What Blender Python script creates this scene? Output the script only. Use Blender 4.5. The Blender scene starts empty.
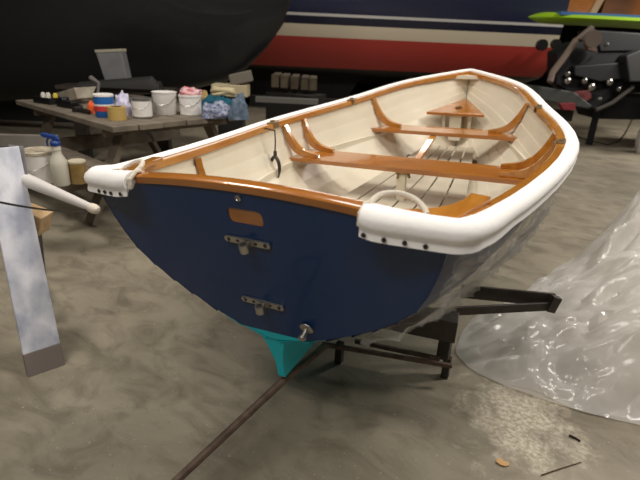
import bpy, bmesh, math, random
from mathutils import Vector, Matrix, noise
V = Vector
R = math.radians
rnd = random.Random(7)
sc = bpy.context.scene
col = sc.collection

# ---------------------------------------------------------------- camera
def frame(y, pt, r):
    fw = V((math.sin(y)*math.cos(pt), math.cos(y)*math.cos(pt), -math.sin(pt)))
    rt = V((math.cos(y), -math.sin(y), 0)); up = rt.cross(fw)
    return rt*math.cos(r)+up*math.sin(r), -rt*math.sin(r)+up*math.cos(r), fw
CAM = V((.695, -.891, 1.30))
CR, CU, CF = frame(-.4865, .385, .045)
FPX = 478.8
cd = bpy.data.cameras.new('camera'); cam = bpy.data.objects.new('camera', cd); col.objects.link(cam)
cd.sensor_width = 36; cd.lens = FPX/640*36; cd.clip_start = .02; cd.clip_end = 200
cd.dof.use_dof = True; cd.dof.focus_distance = 1.75; cd.dof.aperture_fstop = 3.2
mw = Matrix.Identity(4)
for i in range(3):
    mw[i][0] = CR[i]; mw[i][1] = CU[i]; mw[i][2] = -CF[i]; mw[i][3] = CAM[i]
cam.matrix_world = mw
sc.camera = cam
sc.view_settings.view_transform = 'Standard'; sc.view_settings.look = 'None'
sc.view_settings.gamma = 1; sc.view_settings.use_curve_mapping = False
sc.view_settings.exposure = 0.30
# ---------------------------------------------------------------- world and lights
w = bpy.data.worlds.new('World'); sc.world = w; w.use_nodes = True
w.node_tree.nodes['Background'].inputs[0].default_value = (.9, .93, 1, 1)
w.node_tree.nodes['Background'].inputs[1].default_value = .06
def area(name, loc, target, size, power, color=(1, .95, .88)):
    l = bpy.data.lights.new(name, 'AREA'); l.shape = 'RECTANGLE'; l.size, l.size_y = size
    l.energy = power; l.color = color
    o = bpy.data.objects.new(name, l); col.objects.link(o); o.location = loc
    o.rotation_euler = (V(target)-V(loc)).to_track_quat('-Z', 'Y').to_euler()
    return o
area('shop_light', (.2, 1.2, 3.9), (.2, 1.2, 0), (2.4, .5), 50)
area('shop_light', (2.6, 2.6, 3.9), (2.0, 2.2, 0), (.5, 2.4), 85)
area('shop_light', (-.6, -2.2, 3.9), (-.6, -1.6, 0), (2.4, .5), 55, (1, .95, .88))
area('shop_light', (1.9, -1.6, 3.9), (1.6, -.6, 0), (.5, 1.6), 22, (1, .95, .88))
area('shop_light', (3.5, 9, 4.6), (3, 9, 0), (2.4, .6), 230)
area('shop_light', (-3.0, 6.4, 4.4), (-3, 7.2, 0), (2.4, .5), 60)
area('shop_light', (-2.2, .4, 3.9), (-2.4, 1.6, 0), (.8, .5), 42)

# ---------------------------------------------------------------- helpers
def ray(u, v): return CF + CR*((u-320)/FPX) - CU*((v-240)/FPX)
def at(u, v, z=0.0):                      # the point of the horizontal plane z seen at that place
    d = ray(u, v); return CAM + d*((z-CAM.z)/d.z)
def dp(u, v, d): return CAM + ray(u, v)*d
BASE = {}
class MB:
    def __init__(s): s.v = []; s.f = []; s.m = []
    def add(s, vs, fs, mi=0):
        n = len(s.v); s.v += [V(x) for x in vs]
        for f in fs: s.f.append([i+n for i in f]); s.m.append(mi)
        return s
    def box(s, c, size, rot=None, mi=0, axes=None):
        c = V(c); hx, hy, hz = [a/2 for a in size]
        M = axes if axes is not None else (rot or Matrix.Identity(3))
        vs = [c + M @ V((x*hx, y*hy, z*hz)) for x in (-1, 1) for y in (-1, 1) for z in (-1, 1)]
        return s.add(vs, [(0,1,3,2),(4,6,7,5),(0,4,5,1),(2,3,7,6),(0,2,6,4),(1,5,7,3)], mi)
    def beam(s, a, b, wd, ht, up=(0,0,1), mi=0):
        a = V(a); b = V(b); x = (b-a).normalized(); y = V(up).cross(x).normalized(); z = x.cross(y)
        M = Matrix((x, y, z)).transposed()
        return s.box((a+b)/2, ((b-a).length, wd, ht), mi=mi, axes=M)
    def tube(s, pts, r, n=10, closed=False, mi=0, flat=1.0):
        pts = [V(p) for p in pts]; L = len(pts)
        rs = r if isinstance(r, (list, tuple)) else [r]*L
        prev = None; rings = []
        for i, p in enumerate(pts):
            a = pts[(i-1) % L] if (closed or i > 0) else p
            b = pts[(i+1) % L] if (closed or i < L-1) else p
            t = (b-a).normalized()
            if prev is None:
                q = V((0,0,1)) if abs(t.z) < .9 else V((1,0,0))
                prev = (q - t*q.dot(t)).normalized()
            else:
                prev = (prev - t*prev.dot(t)).normalized()
            o = t.cross(prev)
            rings.append([p + (prev*math.cos(2*math.pi*k/n)*flat + o*math.sin(2*math.pi*k/n))*rs[i] for k in range(n)])
        vs = [x for rg in rings for x in rg]; fs = []
        for i in range(L if closed else L-1):
            j = (i+1) % L
            for k in range(n): fs.append((i*n+k, j*n+k, j*n+(k+1) % n, i*n+(k+1) % n))
        if not closed: fs.append(tuple(range(n))[::-1]); fs.append(tuple((L-1)*n+k for k in range(n)))
        return s.add(vs, fs, mi)
    def lathe(s, prof, c, axis=(0,0,1), n=28, mi=0, cap=True):
        c = V(c); ax = V(axis).normalized(); q = V((1,0,0)) if abs(ax.x) < .9 else V((0,1,0))
        a = ax.cross(q).normalized(); b = ax.cross(a)
        vs = []; fs = []
        for r, h in prof:
            for k in range(n):
                t = 2*math.pi*k/n; vs.append(c + ax*h + a*(math.cos(t)*r) + b*(math.sin(t)*r))
        for i in range(len(prof)-1):
            for k in range(n): fs.append((i*n+k, i*n+(k+1) % n, (i+1)*n+(k+1) % n, (i+1)*n+k))
        if cap: fs.append(tuple(range(n))[::-1]); fs.append(tuple((len(prof)-1)*n+k for k in range(n)))
        return s.add(vs, fs, mi)
    def prism(s, poly, d, mi=0):                # poly: planar 3D points, d: extrusion vector
        n = len(poly); d = V(d); vs = [V(p) for p in poly] + [V(p)+d for p in poly]
        fs = [tuple(range(n))[::-1], tuple(range(n, 2*n))] + [(i, (i+1) % n, n+(i+1) % n, n+i) for i in range(n)]
        return s.add(vs, fs, mi)
    def grid(s, rows, mi=0, closed_u=False):
        n = len(rows[0]); m = len(rows); vs = [p for r_ in rows for p in r_]; fs = []
        for i in range(m if closed_u else m-1):
            for k in range(n-1):
                j = (i+1) % m
                fs.append((i*n+k, i*n+k+1, j*n+k+1, j*n+k))
        return s.add(vs, fs, mi)
    def build(s, name, mats, parent=None, smooth=False, bevel=0, local=False, sub=0, solid=0, angle=35, solid_off=0):
        base = V((0,0,0)) if (parent is None or local) else BASE.get(parent.name, V((0,0,0)))
        me = bpy.data.meshes.new(name); me.from_pydata([tuple(v-base) for v in s.v], [], s.f)
        o = bpy.data.objects.new(name, me); col.objects.link(o)
        if not isinstance(mats, (list, tuple)): mats = [mats]
        for m_ in mats: me.materials.append(m_)
        for p, mi in zip(me.polygons, s.m): p.material_index = mi
        bm = bmesh.new(); bm.from_mesh(me); bmesh.ops.recalc_face_normals(bm, faces=bm.faces); bm.to_mesh(me); bm.free()
        if parent: o.parent = parent
        BASE[o.name] = base
        if solid:
            md = o.modifiers.new('solid', 'SOLIDIFY'); md.thickness = solid; md.offset = solid_off
        if bevel:
            md = o.modifiers.new('bevel', 'BEVEL'); md.width = bevel; md.segments = 2; md.limit_method = 'ANGLE'; md.angle_limit = R(40)
        if sub:
            md = o.modifiers.new('sub', 'SUBSURF'); md.levels = sub; md.render_levels = sub
        if smooth:
            me.shade_smooth() if hasattr(me, 'shade_smooth') else None
            for p in me.polygons: p.use_smooth = True
            if angle < 180: me.set_sharp_from_angle(angle=R(angle)) if hasattr(me, 'set_sharp_from_angle') else None
        return o
def tag(o, label, cat, group=None, kind=None):
    o['label'] = label; o['category'] = cat
    if group: o['group'] = group
    if kind: o['kind'] = kind
    return o
def thing(name, loc, label, cat, group=None):
    o = bpy.data.objects.new(name, None); col.objects.link(o); o.location = loc; o.empty_display_size = .1
    BASE[o.name] = V(loc); return tag(o, label, cat, group)
def struct(o): o['kind'] = 'structure'; return o
def lin(c): 
    return tuple(((x/255)/12.92 if x/255 <= .04045 else ((x/255+.055)/1.055)**2.4) for x in c)+(1,)
def mat(name, c, rough=.5, metal=0, coat=0, c2=None, scale=8, stretch=(1,1,1), bump=0, bscale=40, alpha=1, spec=.5, detail=6, rot=0):
    m = bpy.data.materials.new(name); m.use_nodes = True; nt = m.node_tree; b = nt.nodes['Principled BSDF']
    b.inputs['Base Color'].default_value = lin(c); b.inputs['Roughness'].default_value = rough
    b.inputs['Metallic'].default_value = metal; b.inputs['Coat Weight'].default_value = coat; b.inputs['Coat Roughness'].default_value = .06
    b.inputs['Specular IOR Level'].default_value = spec; b.inputs['Alpha'].default_value = alpha
    tc = nt.nodes.new('ShaderNodeTexCoord')
    if c2:
        mp = nt.nodes.new('ShaderNodeMapping'); mp.inputs['Scale'].default_value = stretch; mp.inputs['Rotation'].default_value = (0,0,rot)
        n = nt.nodes.new('ShaderNodeTexNoise'); n.inputs['Scale'].default_value = scale; n.inputs['Detail'].default_value = detail
        rp = nt.nodes.new('ShaderNodeValToRGB'); rp.color_ramp.elements[0].color = lin(c); rp.color_ramp.elements[1].color = lin(c2)
        rp.color_ramp.elements[0].position = .35; rp.color_ramp.elements[1].position = .65
        nt.links.new(tc.outputs['Object'], mp.inputs[0]); nt.links.new(mp.outputs[0], n.inputs[0])
        nt.links.new(n.outputs[0], rp.inputs[0]); nt.links.new(rp.outputs[0], b.inputs['Base Color'])
    if bump:
        n2 = nt.nodes.new('ShaderNodeTexNoise'); n2.inputs['Scale'].default_value = bscale; n2.inputs['Detail'].default_value = 4
        bp = nt.nodes.new('ShaderNodeBump'); bp.inputs['Strength'].default_value = bump; bp.inputs['Distance'].default_value = .01
        nt.links.new(tc.outputs['Object'], n2.inputs[0]); nt.links.new(n2.outputs[0], bp.inputs['Height']); nt.links.new(bp.outputs[0], b.inputs['Normal'])
    return m
def spline(xs, vs):
    n = len(xs); h = [xs[i+1]-xs[i] for i in range(n-1)]
    al = [0]*n; l = [1]*n; mu = [0]*n; z = [0]*n; c = [0]*n
    for i in range(1, n-1):
        al[i] = 3*((vs[i+1]-vs[i])/h[i]-(vs[i]-vs[i-1])/h[i-1])
        l[i] = 2*(xs[i+1]-xs[i-1])-h[i-1]*mu[i-1]; mu[i] = h[i]/l[i]; z[i] = (al[i]-h[i-1]*z[i-1])/l[i]
    for j in range(n-2, -1, -1): c[j] = z[j]-mu[j]*c[j+1]
    def fn(x):
        i = 0
        while i < n-2 and x > xs[i+1]: i += 1
        d = x-xs[i]; b = (vs[i+1]-vs[i])/h[i]-h[i]*(c[i+1]+2*c[i])/3
        return vs[i]+b*d+c[i]*d*d+(c[i+1]-c[i])/(3*h[i])*d**3
    return fn
def lerp(a, b, t): return a+(b-a)*t
def bez(pts, n):
    out = []
    for i in range(n+1):
        t = i/n; q = [V(p) for p in pts]
        while len(q) > 1: q = [q[k].lerp(q[k+1], t) for k in range(len(q)-1)]
        out.append(q[0])
    return out
def rotz(a): return Matrix.Rotation(a, 3, 'Z')

# ---------------------------------------------------------------- materials
M = {}
M['navy'] = mat('navy_gloss_paint', (5, 47, 94), .3, coat=.25, spec=.35)
M['teal'] = mat('teal_bottom_paint', (20, 190, 205), .6)
M['cream'] = mat('cream_inside_paint', (222, 212, 190), .38, c2=(230, 220, 200), scale=4)
M['varnish'] = mat('varnished_mahogany', (172, 108, 36), .25, coat=1, c2=(190, 128, 50), scale=5, stretch=(6, 1, 6))
M['varnish_x'] = mat('varnished_thwart_wood', (156, 92, 30), .25, coat=1, c2=(178, 112, 42), scale=5, stretch=(1, 8, 8))
M['canvas'] = mat('white_fender_canvas', (246, 242, 238), .8, bump=.1, bscale=60)
M['rope'] = mat('white_rope', (228, 218, 200), .9, bump=.6, bscale=300)
M['board'] = mat('painted_floorboard', (182, 172, 152), .5, c2=(196, 186, 166), scale=3)
M['gap'] = mat('dark_wood_edge', (90, 62, 36), .7)
M['steel'] = mat('galvanised_metal', (176, 172, 164), .35, metal=.9)
M['bronze'] = mat('tarnished_bronze', (150, 130, 100), .4, metal=.8)
M['darkmetal'] = mat('dark_metal', (70, 66, 62), .45, metal=.7)
M['rust'] = mat('rusty_steel', (92, 74, 62), .7, metal=.2, c2=(120, 100, 86), scale=30)
M['brownsteel'] = mat('dark_brown_painted_steel', (58, 50, 44), .55, metal=.1, c2=(70, 62, 54), scale=20)
M['black'] = mat('black_plastic', (16, 16, 18), .4)
M['whitepl'] = mat('white_plastic', (236, 231, 225), .45)
M['weathered'] = mat('weathered_table_wood', (104, 94, 82), .85, c2=(128, 116, 100), scale=8, stretch=(1, 1, 1), bump=.3, bscale=30)
M['wood'] = mat('raw_lumber', (178, 146, 104), .8, c2=(196, 164, 124), scale=6, stretch=(1, 6, 6))
M['greywood'] = mat('grey_lumber', (98, 96, 96), .8, c2=(120, 116, 114), scale=10)

# ---------------------------------------------------------------- floor and walls
def floor_mat():
    m = bpy.data.materials.new('concrete_floor'); m.use_nodes = True; nt = m.node_tree; L = nt.links.new
    b = nt.nodes['Principled BSDF']; b.inputs['Roughness'].default_value = .55; b.inputs['Specular IOR Level'].default_value = .35
    tc = nt.nodes.new('ShaderNodeTexCoord')
    def noi(sc_, det, dist=0, stretch=None):
        n = nt.nodes.new('ShaderNodeTexNoise'); n.inputs['Scale'].default_value = sc_; n.inputs['Roughness'].default_value = .62; n.inputs['Detail'].default_value = det; n.inputs['Distortion'].default_value = dist
        if stretch:
            mp = nt.nodes.new('ShaderNodeMapping'); mp.inputs['Scale'].default_value = stretch; mp.inputs['Rotation'].default_value = (0, 0, .5)
            L(tc.outputs['Object'], mp.inputs[0]); L(mp.outputs[0], n.inputs[0])
        else: L(tc.outputs['Object'], n.inputs[0])
        return n.outputs[0]
    def ramp(x, a, b_, c1, c2):
        r_ = nt.nodes.new('ShaderNodeValToRGB'); r_.color_ramp.elements[0].position = a; r_.color_ramp.elements[1].position = b_
        r_.color_ramp.elements[0].color = c1; r_.color_ramp.elements[1].color = c2; L(x, r_.inputs[0]); return r_.outputs[0]
    def mix(f, a, b_):
        x = nt.nodes.new('ShaderNodeMix'); x.data_type = 'RGBA'; L(f, x.inputs[0])
        for s_, q in ((6, a), (7, b_)):
            if isinstance(q, tuple): x.inputs[s_].default_value = q
            else: L(q, x.inputs[s_])
        return x.outputs[2]
    base = ramp(noi(1.3, 8, .6), .3, .7, lin((128, 119, 102)), lin((166, 156, 136)))
    base = mix(ramp(noi(5, 12, 1.0, (.8, 1.4, 1)), .45, .68, (0,0,0,1), (.7,.7,.7,1)), base, lin((104, 95, 78)))
    base = mix(ramp(noi(70, 3), .66, .72, (0,0,0,1), (.75,.75,.75,1)), base, lin((200, 190, 168)))
    base = mix(ramp(noi(34, 4), .66, .72, (0,0,0,1), (.45,.45,.45,1)), base, lin((84, 72, 56)))
    # pool of light painted into the floor colour as a grainy pale patch
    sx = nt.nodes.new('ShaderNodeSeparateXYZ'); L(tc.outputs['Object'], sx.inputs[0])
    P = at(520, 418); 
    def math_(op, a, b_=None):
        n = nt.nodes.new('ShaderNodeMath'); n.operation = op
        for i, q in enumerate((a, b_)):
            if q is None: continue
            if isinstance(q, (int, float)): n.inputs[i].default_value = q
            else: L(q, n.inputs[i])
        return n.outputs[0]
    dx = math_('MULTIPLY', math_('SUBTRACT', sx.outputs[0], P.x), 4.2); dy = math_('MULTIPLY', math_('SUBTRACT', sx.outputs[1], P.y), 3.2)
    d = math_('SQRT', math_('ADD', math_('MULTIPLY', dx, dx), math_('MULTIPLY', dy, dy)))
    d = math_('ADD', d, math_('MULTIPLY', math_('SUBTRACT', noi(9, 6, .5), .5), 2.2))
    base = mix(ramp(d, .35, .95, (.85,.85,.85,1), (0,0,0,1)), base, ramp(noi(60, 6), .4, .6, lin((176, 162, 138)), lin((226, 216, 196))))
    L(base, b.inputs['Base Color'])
    bp = nt.nodes.new('ShaderNodeBump'); bp.inputs['Strength'].default_value = .15; bp.inputs['Distance'].default_value = .004
    L(noi(25, 8), bp.inputs['Height']); L(bp.outputs[0], b.inputs['Normal'])
    return m
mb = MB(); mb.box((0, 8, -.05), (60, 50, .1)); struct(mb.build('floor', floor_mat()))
dark = mat('dark_shed_wall', (30, 29, 28), .9, c2=(40, 38, 36), scale=2)
mb = MB(); mb.box((0, 30, 3), (60, .2, 6)); struct(mb.build('wall_back', dark))
mb = MB(); mb.box((-22, 8, 3), (.2, 50, 6)); struct(mb.build('wall_left', dark))
mb = MB(); mb.box((22, 8, 3), (.2, 50, 6)); struct(mb.build('wall_right', dark))
mb = MB(); mb.box((0, 8, 6.05), (60, 50, .1)); struct(mb.build('ceiling', dark))

# ================================================================ THE DINGHY (boat frame: x starboard, y forward, z up)
def bframe():
    a = frame(-.4865, .421, -.0331)
    B = Matrix((a[0], a[1], a[2])); W = Matrix((CR, CU, CF))
    Mr = W.transposed() @ B
    loc = CAM - Mr @ V((.695, -.8911, 1.3207))
    return Mr, loc
BM, BL = bframe()
boat = thing('rowing_dinghy', BL, 'navy blue rowing dinghy with cream interior, varnished thwarts and white canvas fender', 'boat')
boat.rotation_euler = BM.to_euler()
def b2w(p): return BM @ V(p) + BL
L_ = 2.78
ZH = .938
_w = spline([0, .05, .12, .25, .5, .75, .9, 1.0], [.518, .553, .595, .655, .6873, .5035, .3138, .02])
def sw(s): return _w(s)
def sz(s): return .938*(1-s)*(1-2*s)+4*.868*s*(1-s)+.992*s*(2*s-1)
_kz = spline([0, .2, .45, .7, .85, .95, 1.0], [.467, .385, .345, .37, .43, .56, .66])
def kz(s): return _kz(s)
def ky(s): return s*L_+lerp(.094, -.09, s)
TR = [(1,0),(.99,.11),(.975,.19),(.955,.27),(.92,.38),(.87,.49),(.77,.60),(.65,.70),(.53,.78),(.37,.875),(.2,.95),(.04,1)]
MD = [(1,0),(.985,.12),(.955,.25),(.91,.38),(.86,.5),(.79,.61),(.71,.71),(.61,.79),(.5,.865),(.35,.92),(.18,.965),(.02,1)]
BW = [(1,0),(.93,.12),(.85,.24),(.76,.36),(.67,.47),(.57,.57),(.47,.67),(.37,.76),(.28,.84),(.19,.91),(.1,.96),(.02,1)]
def sm(t): t = max(0, min(1, t)); return t*t*(3-2*t)
def sect(s):
    out = []
    for i in range(12):
        if s < .45: k = sm(s/.45); a, b = TR[i], MD[i]
        else: k = sm((s-.45)/.55)**2.3; a, b = MD[i], BW[i]
        wf = lerp(a[0], b[0], k); zf = lerp(a[1], b[1], k)
        W_ = sw(s)-.012
        z = sz(s)-.004-zf*(sz(s)-.004-kz(s))
        y = lerp(s*L_, ky(s), zf)
        out.append(V((max(W_*wf, .008), y, z)))
    return out
def hull_half(s, z):                    # inside half width at height z
    p = sect(s)
    for i in range(11):
        if p[i].z >= z >= p[i+1].z:
            t = (p[i].z-z)/(p[i].z-p[i+1].z); return lerp(p[i].x, p[i+1].x, t)-.018
    return .02
NS = 60
SS = [i/NS for i in range(NS+1)]
def planks(side, inner):
    mb = MB(); T = TEAL = 0
    secs = [sect(s) for s in SS]
    for i in range(11):
        rows = []
        for p in secs:
            a, b = p[i], p[i+1]; t = (b-a); n = V((-t.z, 0, t.x)).normalized()
            if n.x < 0 : n = -n
            o0, o1 = (0, .006) if not inner else (-.018, -.012)
            n0 = n; A = a+n*o0; B = b+n*o1
            A.x = max(A.x, .002); B.x = max(B.x, .002)
            if inner: A.y += .0; 
            rows.append([V((A.x*side, A.y, A.z)), V((B.x*side, B.y, B.z))])
        mb.grid(rows, mi=(1 if (i >= 9 and not inner) else 0))
        # lap lip
        if i < 10:
            rows = []
            for p in secs:
                a, b, c = p[i], p[i+1], p[i+2]
                t = (b-a); n = V((-t.z, 0, t.x)).normalized(); n = n if n.x > 0 else -n
                t2 = (c-b); n2 = V((-t2.z, 0, t2.x)).normalized(); n2 = n2 if n2.x > 0 else -n2
                o0, o1 = (.006, 0) if not inner else (-.012, -.018)
                A = b+n*o0; B = b+n2*o1
                A.x = max(A.x, .002); B.x = max(B.x, .002)
                rows.append([V((A.x*side, A.y, A.z)), V((B.x*side, B.y, B.z))])
            mb.grid(rows, mi=(1 if (i >= 9 and not inner) else 0))
    return mb
def cat(*bs):
    o = MB()
    for b in bs:
        n = len(o.v); o.v += b.v; o.f += [[i+n for i in f] for f in b.f]; o.m += b.m
    return o
M['navy_side'] = mat('navy_hull_side_paint', (10, 38, 82), .35, spec=.25)
hull = cat(planks(1, False), planks(-1, False)).build('hull_planking', [M['navy_side'], M['teal']], boat, smooth=True, local=True, angle=40)
hull['label'] = 'navy lapped outer planking'
lining = cat(planks(1, True), planks(-1, True)).build('inner_planking', M['cream'], boat, smooth=True, local=True, angle=40)
lining['label'] = 'cream painted inside planking'
# transom
def ztop(x): return .938+.042*(1-(x/.52)**2)
def tpl(x, z, off=0): return V((x, .2*(.938-z)-off, z))
def transom():
    p = sect(0)
    side = [(q.x+.012*(1-k/11), q.z) for k, q in enumerate(p)]
    outl = [(x, z) for x, z in side] + [(-x, z) for x, z in reversed(side)]
    top = [(-.516+1.032*i/20, ztop(-.516+1.032*i/20)-.012) for i in range(1, 20)]
    outl += top
    hole = []
    hx0, hx1, z0, z1 = -.043, .062, .868, .911
    for cx, cz, a0 in ((hx1-.014, z1-.014, 0), (hx0+.014, z1-.014, 90), (hx0+.014, z0+.014, 180), (hx1-.014, z0+.014, 270)):
        for k in range(5):
            a = R(a0+k*22.5); hole.append((cx+.014*math.cos(a), cz+.014*math.sin(a)))
    me = bpy.data.meshes.new('transom'); bm = bmesh.new()
    def loop(pts):
        vs = [bm.verts.new(tpl(x, z)) for x, z in pts]
        return [bm.edges.new((vs[i], vs[(i+1) % len(vs)])) for i in range(len(vs))]
    e = loop(outl)+loop(hole)
    bmesh.ops.triangle_fill(bm, use_beauty=True, use_dissolve=False, edges=e, normal=V((0,-1,-.2)))
    # paint line
    g = bm.faces[:]+bm.edges[:]+bm.verts[:]
    bmesh.ops.bisect_plane(bm, geom=g, plane_co=V((0, 0, .493)), plane_no=V((-.05, 0, 1)))
    for f in bm.faces:
        if f.normal.y > 0: f.normal_flip()
        c = f.calc_center_median()
        f.material_index = 1 if c.z < .493+.05*c.x else 0
    bm.to_mesh(me); bm.free()
    o = bpy.data.objects.new('transom', me); col.objects.link(o); o.parent = boat
    me.materials.append(M['navy']); me.materials.append(M['teal'])
    md = o.modifiers.new('s', 'SOLIDIFY'); md.thickness = .022; md.offset = -1
    BASE[o.name] = V((0,0,0))
    return o
tr = transom()
mb = MB(); mb.box((.01, .020, .887), (.16, .014, .085), rot=Matrix.Rotation(R(11), 3, 'X'))
o = mb.build('sculling_notch_liner', M['varnish_x'], boat, local=True); o['label'] = 'varnished wood set in the sculling notch'
# transom cap (varnished)
rows = []
for i in range(41):
    x = -.51+1.02*i/40; z = ztop(x)
    y0 = .2*(.938-z)-.003
    rows.append([V((x, y0+.003, z-.020)), V((x, y0, z-.002)), V((x, y0+.006, z+.003)), V((x, y0+.036, z+.003)), V((x, y0+.04, z-.02))])
mb = MB(); mb.grid(rows); mb.f.append([0,1,2,3,4]); mb.m.append(0); mb.f.append([200,201,202,203,204]); mb.m.append(0)
for i in range(40): mb.f.append([i*5, i*5+4, (i+1)*5+4, (i+1)*5]); mb.m.append(0)
mb.build('transom_cap', M['varnish_x'], boat, smooth=True, local=True, angle=50)
# keel and skeg
prof = [(.098, .52), (.128, .296), (1.2, .296), (2.0, .305), (2.35, .36), (2.58, .5), (2.70, .66), (2.80, .98)] + [(lerp(ky(1), L_, .9)+.004, lerp(kz(1), .98, .9))] + [(ky(q_)+.006, kz(q_)-.012) for q_ in (1, .97, .94, .9, .85, .75, .6, .45, .3, .15, .05)]
mb = MB()
for side in (0,):
    mb.prism([V((-.014, y, z)) for y, z in prof], (.028, 0, 0))
k = mb.build('keel', M['teal'], boat, local=True, bevel=.003); k['label'] = 'teal painted keel and skeg'
mb = MB()      # deadwood fairing flaring up to the transom
rows = []
for i in range(9):
    t = i/8; z = lerp(.478, .36, t); hw = lerp(.06, .014, t**.45)
    yb = .2*(.938-z)+.004
    rows.append([V((-hw, yb, z)), V((-hw*.6, yb+.12, z)), V((0, yb+.3, z)), V((hw*.6, yb+.12, z)), V((hw, yb, z)), V((-hw, yb, z))])
mb.grid(rows); mb.build('deadwood', M['teal'], boat, smooth=True, local=True)
# gunwale rails
def railpt(s, off, dz):
    ds = .004; a = V((sw(min(s+ds, 1)), min(s+ds, 1)*L_, 0)); b = V((sw(max(s-ds, 0)), max(s-ds, 0)*L_, 0))
    t = (a-b).normalized(); n = V((t.y, -t.x, 0))
    if s > .97: n = n.lerp(V((.5, .86, 0)), (s-.97)/.03).normalized()
    p = V((sw(s), s*L_, sz(s)))+n*off; p.z += dz; return p
for side in (1, -1):
    def rail(prof_, name, m_, s0=0, s1=1.0, bev=0):
        rows = []
        for i in range(71):
            s = lerp(s0, s1, i/70); q = [railpt(s, a, b) for a, b in prof_]
            rows.append([V((max(p.x, .001)*side, p.y, p.z)) for p in q+[q[0]]])
        mb = MB(); mb.grid(rows)
        n = len(prof_)+1
        mb.f.append(list(range(n-1))); mb.m.append(0); mb.f.append([70*n+k_ for k_ in range(n-1)]); mb.m.append(0)
        return mb.build(name, m_, boat, smooth=True, local=True, angle=30)
    rail([(-.042, -.022), (-.042, .001), (-.039, .004), (-.003, .004), (0, .001), (0, -.03), (-.011, -.032), (-.012, -.004), (-.024, -.004), (-.025, -.024)], 'gunwale', M['varnish'])
# knees at the transom corners
for side in (1, -1):
    q = []
    cx = .50*side
    pts = [(.50, .0), (.505, .02), (.53, .16), (.545, .27)]
    inner = bez([(.505, .27, 0), (.495, .05, 0), (.22, .042, 0)], 8)
    poly = [V((.20, .034, 0)), V((.20, .018, 0)), V((.50, .022, 0))] + [V((sw(y/L_)-.03, y, 0)) for y in (.06, .12, .2, .27)] + inner
    poly = [V((p.x*side, p.y, .93+(ztop(p.x)-.938)*.5-.01)) for p in poly]
    mb = MB(); mb.prism(poly, (0, 0, .014)); mb.build('quarter_knee', M['varnish'], boat, local=True, bevel=.002)
# breasthook at the stem
y0 = .955*L_
mb = MB(); mb.prism([V((sw(.96)-.04, .965*L_, .970)), V((.0, .992*L_, .974)), V((-sw(.96)+.04, .965*L_, .970))], (0, 0, -.02))
o = mb.build('breasthook', M['cream'], boat, local=True)
# fender
FP = [(-.012, .006), (-.006, .014), (.010, .018), (.026, .014), (.040, .004), (.046, -.010), (.045, -.022), (.039, -.033), (.040, -.044), (.043, -.055), (.039, -.056), (.034, -.040), (.012, -.036), (.002, -.02)]
def fender_path():
    P = []
    for x in (.338, .35, .37, .40, .44, .47): P.append((V((x, -.006+.028*max(0, (x-.38)/.09), ztop(x)-.003)), V((0, -1, 0)), 3.4-1.4*max(0, (x-.38)/.09)))
    for a in (10, 25, 45, 65, 80):
        ar = R(a); P.append((V((.514+.022*math.sin(ar), .052-.022*math.cos(ar), .940)), V((math.sin(ar), -math.cos(ar), 0)), lerp(1.8, 1, sm(a/90))))
    for i in range(3, 70):
        s = i/70
        p = railpt(s, 0, 0); q = railpt(s, 1, 0)
        P.append((p, (q-p).normalized(), 1))
    P.append((V((0.012, L_+.004, .992)), V((.45, .9, 0)).normalized(), 1))
    return P
half = fender_path()
full = half + [(V((0, L_+.012, .992)), V((0, 1, 0)), 1)] + [(V((-p.x, p.y, p.z)), V((-n.x, n.y, 0)), k_) for p, n, k_ in reversed(half)]
rows = []
for j, (p, n, kk_) in enumerate(full):
    e = min(j, len(full)-1-j); sc_ = .86 if e == 0 else (.97 if e == 1 else 1)
    wob = .0022*noise.noise(p*9); sd_ = sm((min(j, len(full)-1-j)-10)/5); fa = 1-.13*sd_; fb = .78-.14*sd_
    zs = 1 - .05*sm(1-abs(j-len(full)/2)/55)
    rows.append([p + n*((a*kk_ if a < 0 and b > 0 else a*sc_*fa)+wob) + V((0, 0, b*zs*(fb if b < 0 else 1))) for a, b in FP+[FP[0]]])
mb = MB(); mb.grid(rows); n = len(FP)+1
mb.f.append(list(range(n-1))); mb.m.append(0); mb.f.append([(len(full)-1)*n+k_ for k_ in range(n-1)]); mb.m.append(0)
fender = mb.build('canvas_fender', M['canvas'], boat, smooth=True, local=True, angle=60)
for side in (1, -1):
    for x, y in ((.352, 0), (.395, 0), (.435, 0), (.475, 0.0), (.525, .02)):
        z = (ztop(x) if y == 0 else .94)-.035; n = V((0, -1, 0)) if y == 0 else V((.9, -.4, 0)).normalized()
        c = V((x*side, -.050+.028*max(0, (x-.38)/.09) if y == 0 else y+.02, z-.002)); n.x *= side
        if y: c.x = .566*side
        MB().lathe([(.0055, 0), (.0055, .002), (.003, .003)], c+n*.0, axis=n, n=12).build('grommet', M['darkmetal'], fender, local=True, smooth=True)
    # rope loop at the fender end
    c0 = V((.31*side, .0, ztop(.33)+.010)); 
    pts = bez([(.345*side, .0, ztop(.34)+.006), (.33*side, .06, .995), (.42*side, .10, .985), (.455*side, .05, .950)], 16)
    MB().tube(pts, .0065, 10).build('rope_loop', M['rope'], fender, local=True, smooth=True)
    MB().tube([(.334*side, -.030, ztop(.32)-.03), (.334*side, -.026, ztop(.32)-.005), (.336*side, .0, ztop(.32)+.010), (.340*side, .02, ztop(.32)+.006)], .006, 10).build('rope_whipping', M['rope'], fender, local=True, smooth=True)
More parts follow.
